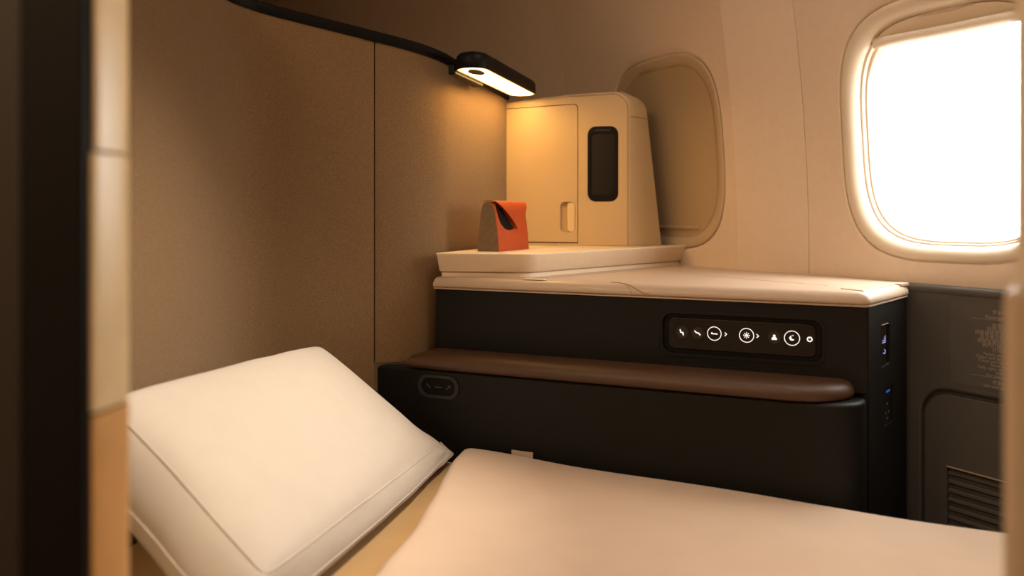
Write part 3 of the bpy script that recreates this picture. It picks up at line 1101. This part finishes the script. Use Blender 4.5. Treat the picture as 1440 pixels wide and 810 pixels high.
pathA = resample(chaikin([(-0.610, 0.55), (-0.572, 0.95), (-0.545, 1.30), (-0.528, 1.475), (-0.500, 1.535), (-0.42, 1.556), (-0.275, 1.595)], 3), 40)
pathB = resample(chaikin([(-0.275, 1.595), (-0.205, 1.615), (-0.150, 1.660), (-0.118, 1.735), (-0.062, 1.888), (-0.012, 2.022)], 3), 36)


def top_z(p):
    # the top edge falls towards the sidewall
    return 0.395 - 0.205 * max(0, (p.x + 0.51)) - 0.02 * max(0, (p.x + 0.16)) + 0.05 * max(0, -0.51 - p.x)


path_all = pathA + pathB[1:]
pathA = pathA[:-1] + [pathA[-1] - (pathA[-1] - pathA[-2]).normalized() * 0.0013]
pathB = [pathB[0] + (pathB[1] - pathB[0]).normalized() * 0.0013] + pathB[1:]
shell = empty('seat_shell', (-0.40, 1.50, -ZC))
tag(shell, 'tall brown fabric seat shell curving around the head of the bed', 'seat shell')


def path_norm(P, i):
    a = P[max(0, i - 1)]
    b = P[min(len(P) - 1, i + 1)]
    d = (b - a).normalized()
    return Vector((d.y, -d.x))        # towards the bed


def shell_panel(P, z0, thick=0.035, edge=0.0022):
    rows_f, rows_b = [], []
    n = len(P)
    for i, p in enumerate(P):
        nn = path_norm(P, i)
        zt_ = top_z(p)
        e = edge if i in (0, n - 1) else 0
        f = p - nn * e
        d = (P[min(n - 1, i + 1)] - P[max(0, i - 1)]).normalized()
        zl = [z0, z0 + 0.002] + [z0 + (zt_ - z0) * k / 14 for k in range(1, 15)]
        col = []
        for k, z in enumerate(zl):
            ee = 0.003 if k == 0 else 0
            q = f - nn * ee
            col.append((q.x, q.y, z))
        bq = p - nn * thick
        rows_f.append(col)
        rows_b.append([(bq.x, bq.y, z) for z in zl])
    k = len(rows_f[0])
    return join(loft(rows_f, closed=False), loft(rows_b, closed=False),
                loft([rows_f[0], rows_b[0]], closed=False), loft([rows_f[-1], rows_b[-1]], closed=False),
                loft([[r[-1] for r in rows_f], [r[-1] for r in rows_b]], closed=False),
                loft([[r[0] for r in rows_f], [r[0] for r in rows_b]], closed=False))


mk('fabric_panel', shell_panel(pathA, -1.04), 'fabric', shell, angle=50)
mk('fabric_panel', shell_panel(pathB, -0.302), 'fabric', shell, angle=50)
# black cap along the top
PT = path_all
rings = []
for i, p in enumerate(PT):
    nn = path_norm(PT, i)
    z = top_z(p)
    rings.append([((p + nn * w).x, (p + nn * w).y, z + dz_) for w, dz_ in ((0.003, -0.003), (0.006, 0.001), (0.006, 0.0145), (0.003, 0.018), (-0.036, 0.018), (-0.039, 0.0145), (-0.039, -0.003))])
mk('top_trim', loft(rings, cap0=True, cap1=True), 'black', shell, angle=40)

# ------------------------------------------------------------------ reading lamp on the shell
lp0 = Vector((-0.083, 1.612))
lp1 = Vector((0.026, 1.957))
la = (lp1 - lp0).normalized()
FLm = Frame(lp0, la, (la.y, -la.x))
LL = (lp1 - lp0).length
lamp = empty('reading_lamp', ((lp0.x + lp1.x) / 2, (lp0.y + lp1.y) / 2, 0.29))
tag(lamp, 'lit black bar reading lamp on top of the fabric seat shell', 'lamp')


def stadium(a0, a1, hw, n=14):
    out = []
    for k in range(n + 1):
        t = -pi / 2 + pi * k / n
        out.append((a1 + hw * cos(t), hw * sin(t)))
    for k in range(n + 1):
        t = pi / 2 + pi * k / n
        out.append((a0 + hw * cos(t), hw * sin(t)))
    return out


zl = 0.291
rings = []
for hw, z in ((0.0322, zl + 0.0030), (0.0325, zl), (0.0340, zl), (0.0350, zl + 0.0015), (0.0352, zl + 0.018), (0.0335, zl + 0.027), (0.028, zl + 0.033), (0.018, zl + 0.0355)):
    rings.append([(*FLm.flat(a, w), z) for a, w in stadium(0.012, LL - 0.012, hw)])
mk('housing', loft(rings, cap1=True), 'black', lamp, angle=50)
df = [(*FLm.flat(a, w), zl + 0.0012) for a, w in stadium(0.012, LL - 0.012, 0.0322)]
dfb = [(p[0], p[1], zl + 0.004) for p in df]
mk('diffuser', loft([df, dfb], cap0=True, cap1=True), 'diffuser', lamp, smooth=False)
gr = [[(*FLm.flat(a, w), z) for a, w in stadium(0.012, LL - 0.012, hw)] for hw, z in ((0.0322, zl + 0.0004), (0.0270, zl + 0.0004), (0.0270, zl + 0.0014), (0.0322, zl + 0.0014))]
mk('diffuser_rim', loft(gr + [gr[0]]), 'glowrim', lamp, smooth=False)
sw = [(*FLm.flat(0.032 + 0.030 * cos(2 * pi * k / 28), 0.0155 * sin(2 * pi * k / 28) ), zl - 0.0012) for k in range(28)]
swt = [(p[0], p[1], zl + 0.002) for p in sw]
mk('switch', loft([sw, swt], cap0=True, cap1=True), 'black', lamp, angle=40)
br = [FLm.flat(a, w) for a, w in ((0.0, -0.050), (0.17, -0.060), (0.17, -0.034), (0.0, -0.034))]
mk('bracket', prism(br, zl - 0.008, zl + 0.012), 'black', lamp, bevel=0.003)

# ------------------------------------------------------------------ bed: mattress sheet, duvet, pillow
def wall_gap(x, y):
    return (Vector((x, y)) - WO).dot(WN)


tc_ = 0.9
while wall_gap(*FU.flat(tc_, 0.0735)) > 0.035:
    tc_ += 0.002
c1_ = Vector(FU.flat(tc_, 0.0735))
mp = [FU.flat(-0.07, 0.0735), tuple(c1_), tuple(c1_ + WS * 0.45), FU.flat(1.45, 0.68), (-0.50, 0.62), (-0.565, 0.93), (-0.532, 1.28), (-0.503, 1.462), (-0.42, 1.512)]
mp = [tuple(p) for p in mp][::-1]


def bed_drop(x, y):
    """the bed falls slightly towards its foot"""
    t = (Vector((x, y)) - OU).dot(UA)
    return 0.034 * max(0.0, t - 0.15)


mpo = fillet(mp, 0.02, 4)
rings = []
for ins, z in ((0.0, -0.62), (0.0, -0.49), (0.004, -0.474), (0.014, -0.467), (0.03, -0.465)):
    rings.append([(x, y, z - (bed_drop(x, y) if z > -0.6 else 0)) for x, y in fillet(offset_edges(mp, [ins] * len(mp)), 0.02, 4)])
bed = empty('bed', (0.2, 1.1, -ZC))
tag(bed, 'flat seat bed covered with a tan fitted sheet', 'bed')
mk('sheeted_mattress', loft(rings, cap0=True, cap1=True), 'sheet', bed, angle=60)
mk('bed_base', prism(offset_edges(mp, [0.02] * len(mp)), -ZC, -0.62), 'dark', bed, smooth=False)


# duvet
def lerp(a, b, f):
    return a + (b - a) * f


def interp(tab, x):
    if x <= tab[0][0]:
        return tab[0][1]
    for (x0, y0), (x1, y1) in zip(tab, tab[1:]):
        if x <= x1:
            f = (x - x0) / (x1 - x0)
            f = f * f * (3 - 2 * f) * 0.4 + f * 0.6
            return lerp(y0, y1, f)
    return tab[-1][1]


# head edge of the duvet: (y, x)
head = [(0.45, -0.31), (0.70, -0.262), (0.90, -0.208), (1.00, -0.174), (1.15, -0.140), (1.30, -0.124), (1.42, -0.113), (1.50, -0.098), (1.55, -0.085)]
NA, NB = 90, 48
rows = []
for j in range(NB + 1):
    b = j / NB
    w = 0.0775 + (0.575) * b
    row = []
    for i in range(NA + 1):
        a = i / NA
        # start of the row at the head edge: solve t where the point lies on the head curve
        t = 0.0
        for _ in range(12):
            p = FU.flat(t, w)
            t += (interp(head, p[1]) - p[0]) * 0.8
        p1 = 1.40
        tt = t + (p1 - t) * a ** 1.15
        x, y = FU.flat(tt, w)
        # height
        de = (tt - t)
        dw = w - 0.0775
        z = -0.4395 - 0.022 * min(1.3, max(0, tt - 0.12))
        z += 0.006 * math.exp(-((tt - 0.16) / 0.14) ** 2) * math.exp(-(dw / 0.12) ** 2)
        z += 0.0045 * noise.noise(Vector((x * 3.1, y * 3.1, 0.3))) + 0.0018 * noise.noise(Vector((x * 8, y * 8, 1.7)))
        z += 0.010 * (sin(min(1, dw / 0.5) * pi) * 0.6)
        r = 0.026
        if de < r:
            z -= (1 - sqrt(max(0, 1 - (1 - de / r) ** 2))) * 0.022
        r2 = 0.016
        if dw < r2:
            z -= (1 - sqrt(max(0, 1 - (1 - dw / r2) ** 2))) * 0.014
        gp = wall_gap(x, y)
        if gp < 0.05:
            x += WN.x * (0.05 - gp)
            y += WN.y * (0.05 - gp)
        row.append((x, y, z))
    rows.append(row)
rows = [[(x, y, max(z, -0.4630 - bed_drop(x, y))) for x, y, z in r] for r in rows]
base = [[(x, y, -0.4640 - bed_drop(x, y)) for x, y, z in r] for r in rows]
rim = rows[0] + [r[-1] for r in rows[1:]] + rows[-1][::-1][1:] + [r[0] for r in rows[::-1]][1:-1]
rimb = [(x, y, -0.4640 - bed_drop(x, y)) for x, y, z in rim]
duv = mk('duvet', join(loft(rows, closed=False), loft(base, closed=False), loft([rim, rimb])), 'duvet', angle=70, sub=1)
tag(duv, 'pale peach duvet spread over the bed with its corner by the pillow', 'duvet')
tg = [FU.flat(0.204, 0.0755), FU.flat(0.246, 0.0755), FU.flat(0.246, 0.0775), FU.flat(0.204, 0.0775)]
mk('duvet_tag', prism(tg, -0.452, -0.4362), 'tag', duv, smooth=False)

# pillow
BLt, BRt, FRt, FLt = Vector((-0.492, 0.955, -0.217)), Vector((-0.358, 1.490, -0.240)), Vector((-0.134, 1.435, -0.420)), Vector((-0.262, 0.850, -0.388))
BLb, BRb, FRb, FLb = Vector((-0.520, 0.955, -0.318)), Vector((-0.395, 1.500, -0.330)), Vector((-0.098, 1.507, -0.455)), Vector((-0.292, 0.812, -0.4625))


def bil(c, u, v):
    return (c[0] * (1 - u) + c[1] * u) * (1 - v) + (c[3] * (1 - u) + c[2] * u) * v


ctop = (BLt, BRt, FRt, FLt)
cbot = (BLb, BRb, FRb, FLb)
ntop = ((BRt - BLt).cross(FLt - BLt)).normalized()
if ntop.z < 0:
    ntop = -ntop
N = 40


def uvp(k):
    """ease so that edges sag slightly inward between the corners"""
    return k / N


def top_pt(u, v):
    p = bil(ctop, u, v)
    su, sv = sin(pi * u), sin(pi * v)
    bul = (su * sv) ** 0.55 if su * sv > 0 else 0
    p = p + ntop * (0.034 * bul)
    # edges drawn in between the corners
    p = p + (bil(ctop, 0.5, 0.5) - p) * 0.0
    wr = noise.noise(p * 7.0) * 0.0045 + noise.noise(p * 17.0) * 0.0016
    # pull creases near the right front corner
    d = (p - FRt).length
    wr += 0.004 * math.exp(-(d / 0.09) ** 2) * sin(math.atan2(u - 1.02, v - 1.02) * 14)
    return p + ntop * wr * min(1, 6 * min(u, 1 - u, v, 1 - v) + 0.15)


def bot_pt(u, v):
    p = bil(cbot, u, v)
    return p + Vector((0, 0, -0.002)) * 0


per = [(k / N, 0) for k in range(N)] + [(1, k / N) for k in range(N)] + [(1 - k / N, 1) for k in range(N)] + [(0, 1 - k / N) for k in range(N)]
top_rows = [[tuple(top_pt(i / N, j / N)) for i in range(N + 1)] for j in range(N + 1)]
bot_rows = [[tuple(bot_pt(i / N, j / N)) for i in range(N + 1)] for j in range(N + 1)]
ctr = (bil(ctop, 0.5, 0.5) + bil(cbot, 0.5, 0.5)) / 2
side = []
K = 8
for k in range(K + 1):
    f = k / K
    ring = []
    for (u, v) in per:
        a = top_pt(u, v)
        b = bot_pt(u, v)
        p = a.lerp(b, f)
        out = p - ctr
        out = out - ntop * out.dot(ntop)
        out.normalize()
        th = (a - b).length
        edgef = min(1, 5 * (abs(0.5 - abs(u - 0.5)) + abs(0.5 - abs(v - 0.5))))
        p = p + out * (0.16 * th * sin(pi * f) * (0.4 + 0.6 * edgef))
        if 0 < k < K:
            p = p + out * (noise.noise(p * 16) * 0.003)
        p.z = max(p.z, -0.4648)
        ring.append(tuple(p))
    side.append(ring)
pv, pfc = join(loft(top_rows, closed=False), loft(bot_rows, closed=False), loft(side))
bm = bmesh.new()
bv = [bm.verts.new(v) for v in pv]
for f in pfc:
    bm.faces.new([bv[i] for i in f])
bmesh.ops.remove_doubles(bm, verts=bm.verts, dist=1e-5)
for _ in range(7):
    bmesh.ops.smooth_vert(bm, verts=bm.verts, factor=0.5, use_axis_x=True, use_axis_y=True, use_axis_z=True)
bm.verts.ensure_lookup_table()
orig = {}
bm.normal_update()
fr_c = (FRt + FRb) / 2
for v in bm.verts:
    d = v.co - fr_c
    L = d.length
    if L < 0.22:
        ang = math.atan2(d.dot(ntop), d.dot((FLt - FRt).normalized())) * 6 + math.atan2(d.dot((BRt - FRt).normalized()), d.dot((FLt - FRt).normalized())) * 9
        v.co += v.normal * 0.0028 * math.exp(-(L / 0.085) ** 2) * min(1, L / 0.025) * sin(ang)
    q = v.co
    st = Vector((q.xy.dot(UA) * 6, q.xy.dot(UN) * 13, q.z * 6))
    v.co += v.normal * 0.0022 * noise.noise(st)
pv2 = [tuple(v.co) for v in bm.verts]
pf2 = [tuple(v.index for v in f.verts) for f in bm.faces]
bm.verts.index_update()
pf2 = [tuple(v.index for v in f.verts) for f in bm.faces]
bm.free()
pil = mk('pillow', (pv2, pf2), 'pillow', angle=180, sub=1)
tag(pil, 'plump white pillow leaning against the fabric seat shell', 'pillow')


def nearest(p):
    p = Vector(p)
    return min((Vector(q) for q in pv2), key=lambda q: (q - p).length_squared)


def smooth_path(P, it=4):
    P = [Vector(p) for p in P]
    for _ in range(it):
        P = [P[i] if i in (0, len(P) - 1) else (P[i - 1] + P[i] * 2 + P[i + 1]) / 4 for i in range(len(P))]
    return P


for ring_, off in ((side[0], 0.0), (side[5], 0.0)):
    loop = [ring_[i] for i in range(2 * N, 4 * N)] + [ring_[0]]       # front edge, then the left edge
    loop = [ring_[i] for i in range(int(1.9 * N), 2 * N)] + loop
    pts = []
    for q in loop:
        v = nearest(q)
        pts.append(v + (v - ctr).normalized() * off)
    mk('piping', tube([tuple(v) for v in smooth_path(pts)], 0.0012, 8), 'pillow', pil)

# ------------------------------------------------------------------ near things at the edges of the view
# sliding suite door on the left: dark frame with a padded leather edge
sd = empty('suite_door', (-0.30, 0.50, -ZC))
tag(sd, 'blurred dark suite door with tan leather edge at the left of the frame', 'door')


def px2(px, Y):
    return (px - 720) / 1120 * Y


dY = 0.50
mk('dark_face', prism([(px2(-60, dY), dY), (px2(36, dY), dY), (px2(36, dY), dY + 0.02), (px2(-60, dY), dY + 0.02)], -ZC + 0.001, 0.75), 'doordark', sd, bevel=0.003)
mk('frame_post', prism([(px2(36, dY) - 0.001, dY - 0.006), (px2(124, dY), dY - 0.006), (px2(124, dY), dY + 0.030), (px2(36, dY) - 0.001, dY + 0.030)], -ZC + 0.001, 0.75), 'black', sd, bevel=0.002)


def edge_pad(name, z0, z1, x0, x1, m, bulge=0.006):
    sec = []
    for k in range(11):
        t = k / 10
        x = lerp(x0, x1, t)
        y = dY + 0.004 + 0.030 * t ** 1.6 - bulge * sin(pi * t)
        sec.append((x, y))
    sec += [(x1 - 0.004, dY + 0.045), (x0, dY + 0.045)]
    return mk(name, prism(sec, z0, z1), m, sd, bevel=0.003, angle=50)


edge_pad('edge_pad', 0.040, 0.75, px2(126, dY), px2(178, dY + 0.034), 'door')
edge_pad('edge_pad', -0.126, 0.0385, px2(122, dY), px2(179, dY + 0.034), 'door', 0.010)
edge_pad('edge_pad', -ZC + 0.001, -0.1285, px2(122, dY), px2(179, dY + 0.034), 'door2', 0.008)

# partition edge close to the camera on the right
pn = empty('partition', (0.34, 0.45, -ZC))
tag(pn, 'blurred beige partition edge at the right of the frame', 'partition')
pY = 0.45
mk('lower_edge', prism(fillet([(px2(1410, pY), pY), (0.55, pY - 0.06), (0.55, pY + 0.0), (px2(1416, pY + 0.03), pY + 0.03)], [0.006, 0, 0, 0.006], 4), -ZC + 0.001, -0.044), 'panel', pn, bevel=0.006, angle=50)
mk('upper_edge', prism(fillet([(px2(1426, pY), pY), (0.55, pY - 0.06), (0.55, pY + 0.0), (px2(1432, pY + 0.025), pY + 0.025)], [0.006, 0, 0, 0.006], 4), -0.0438, 0.6), 'panel2', pn, bevel=0.004, angle=50)
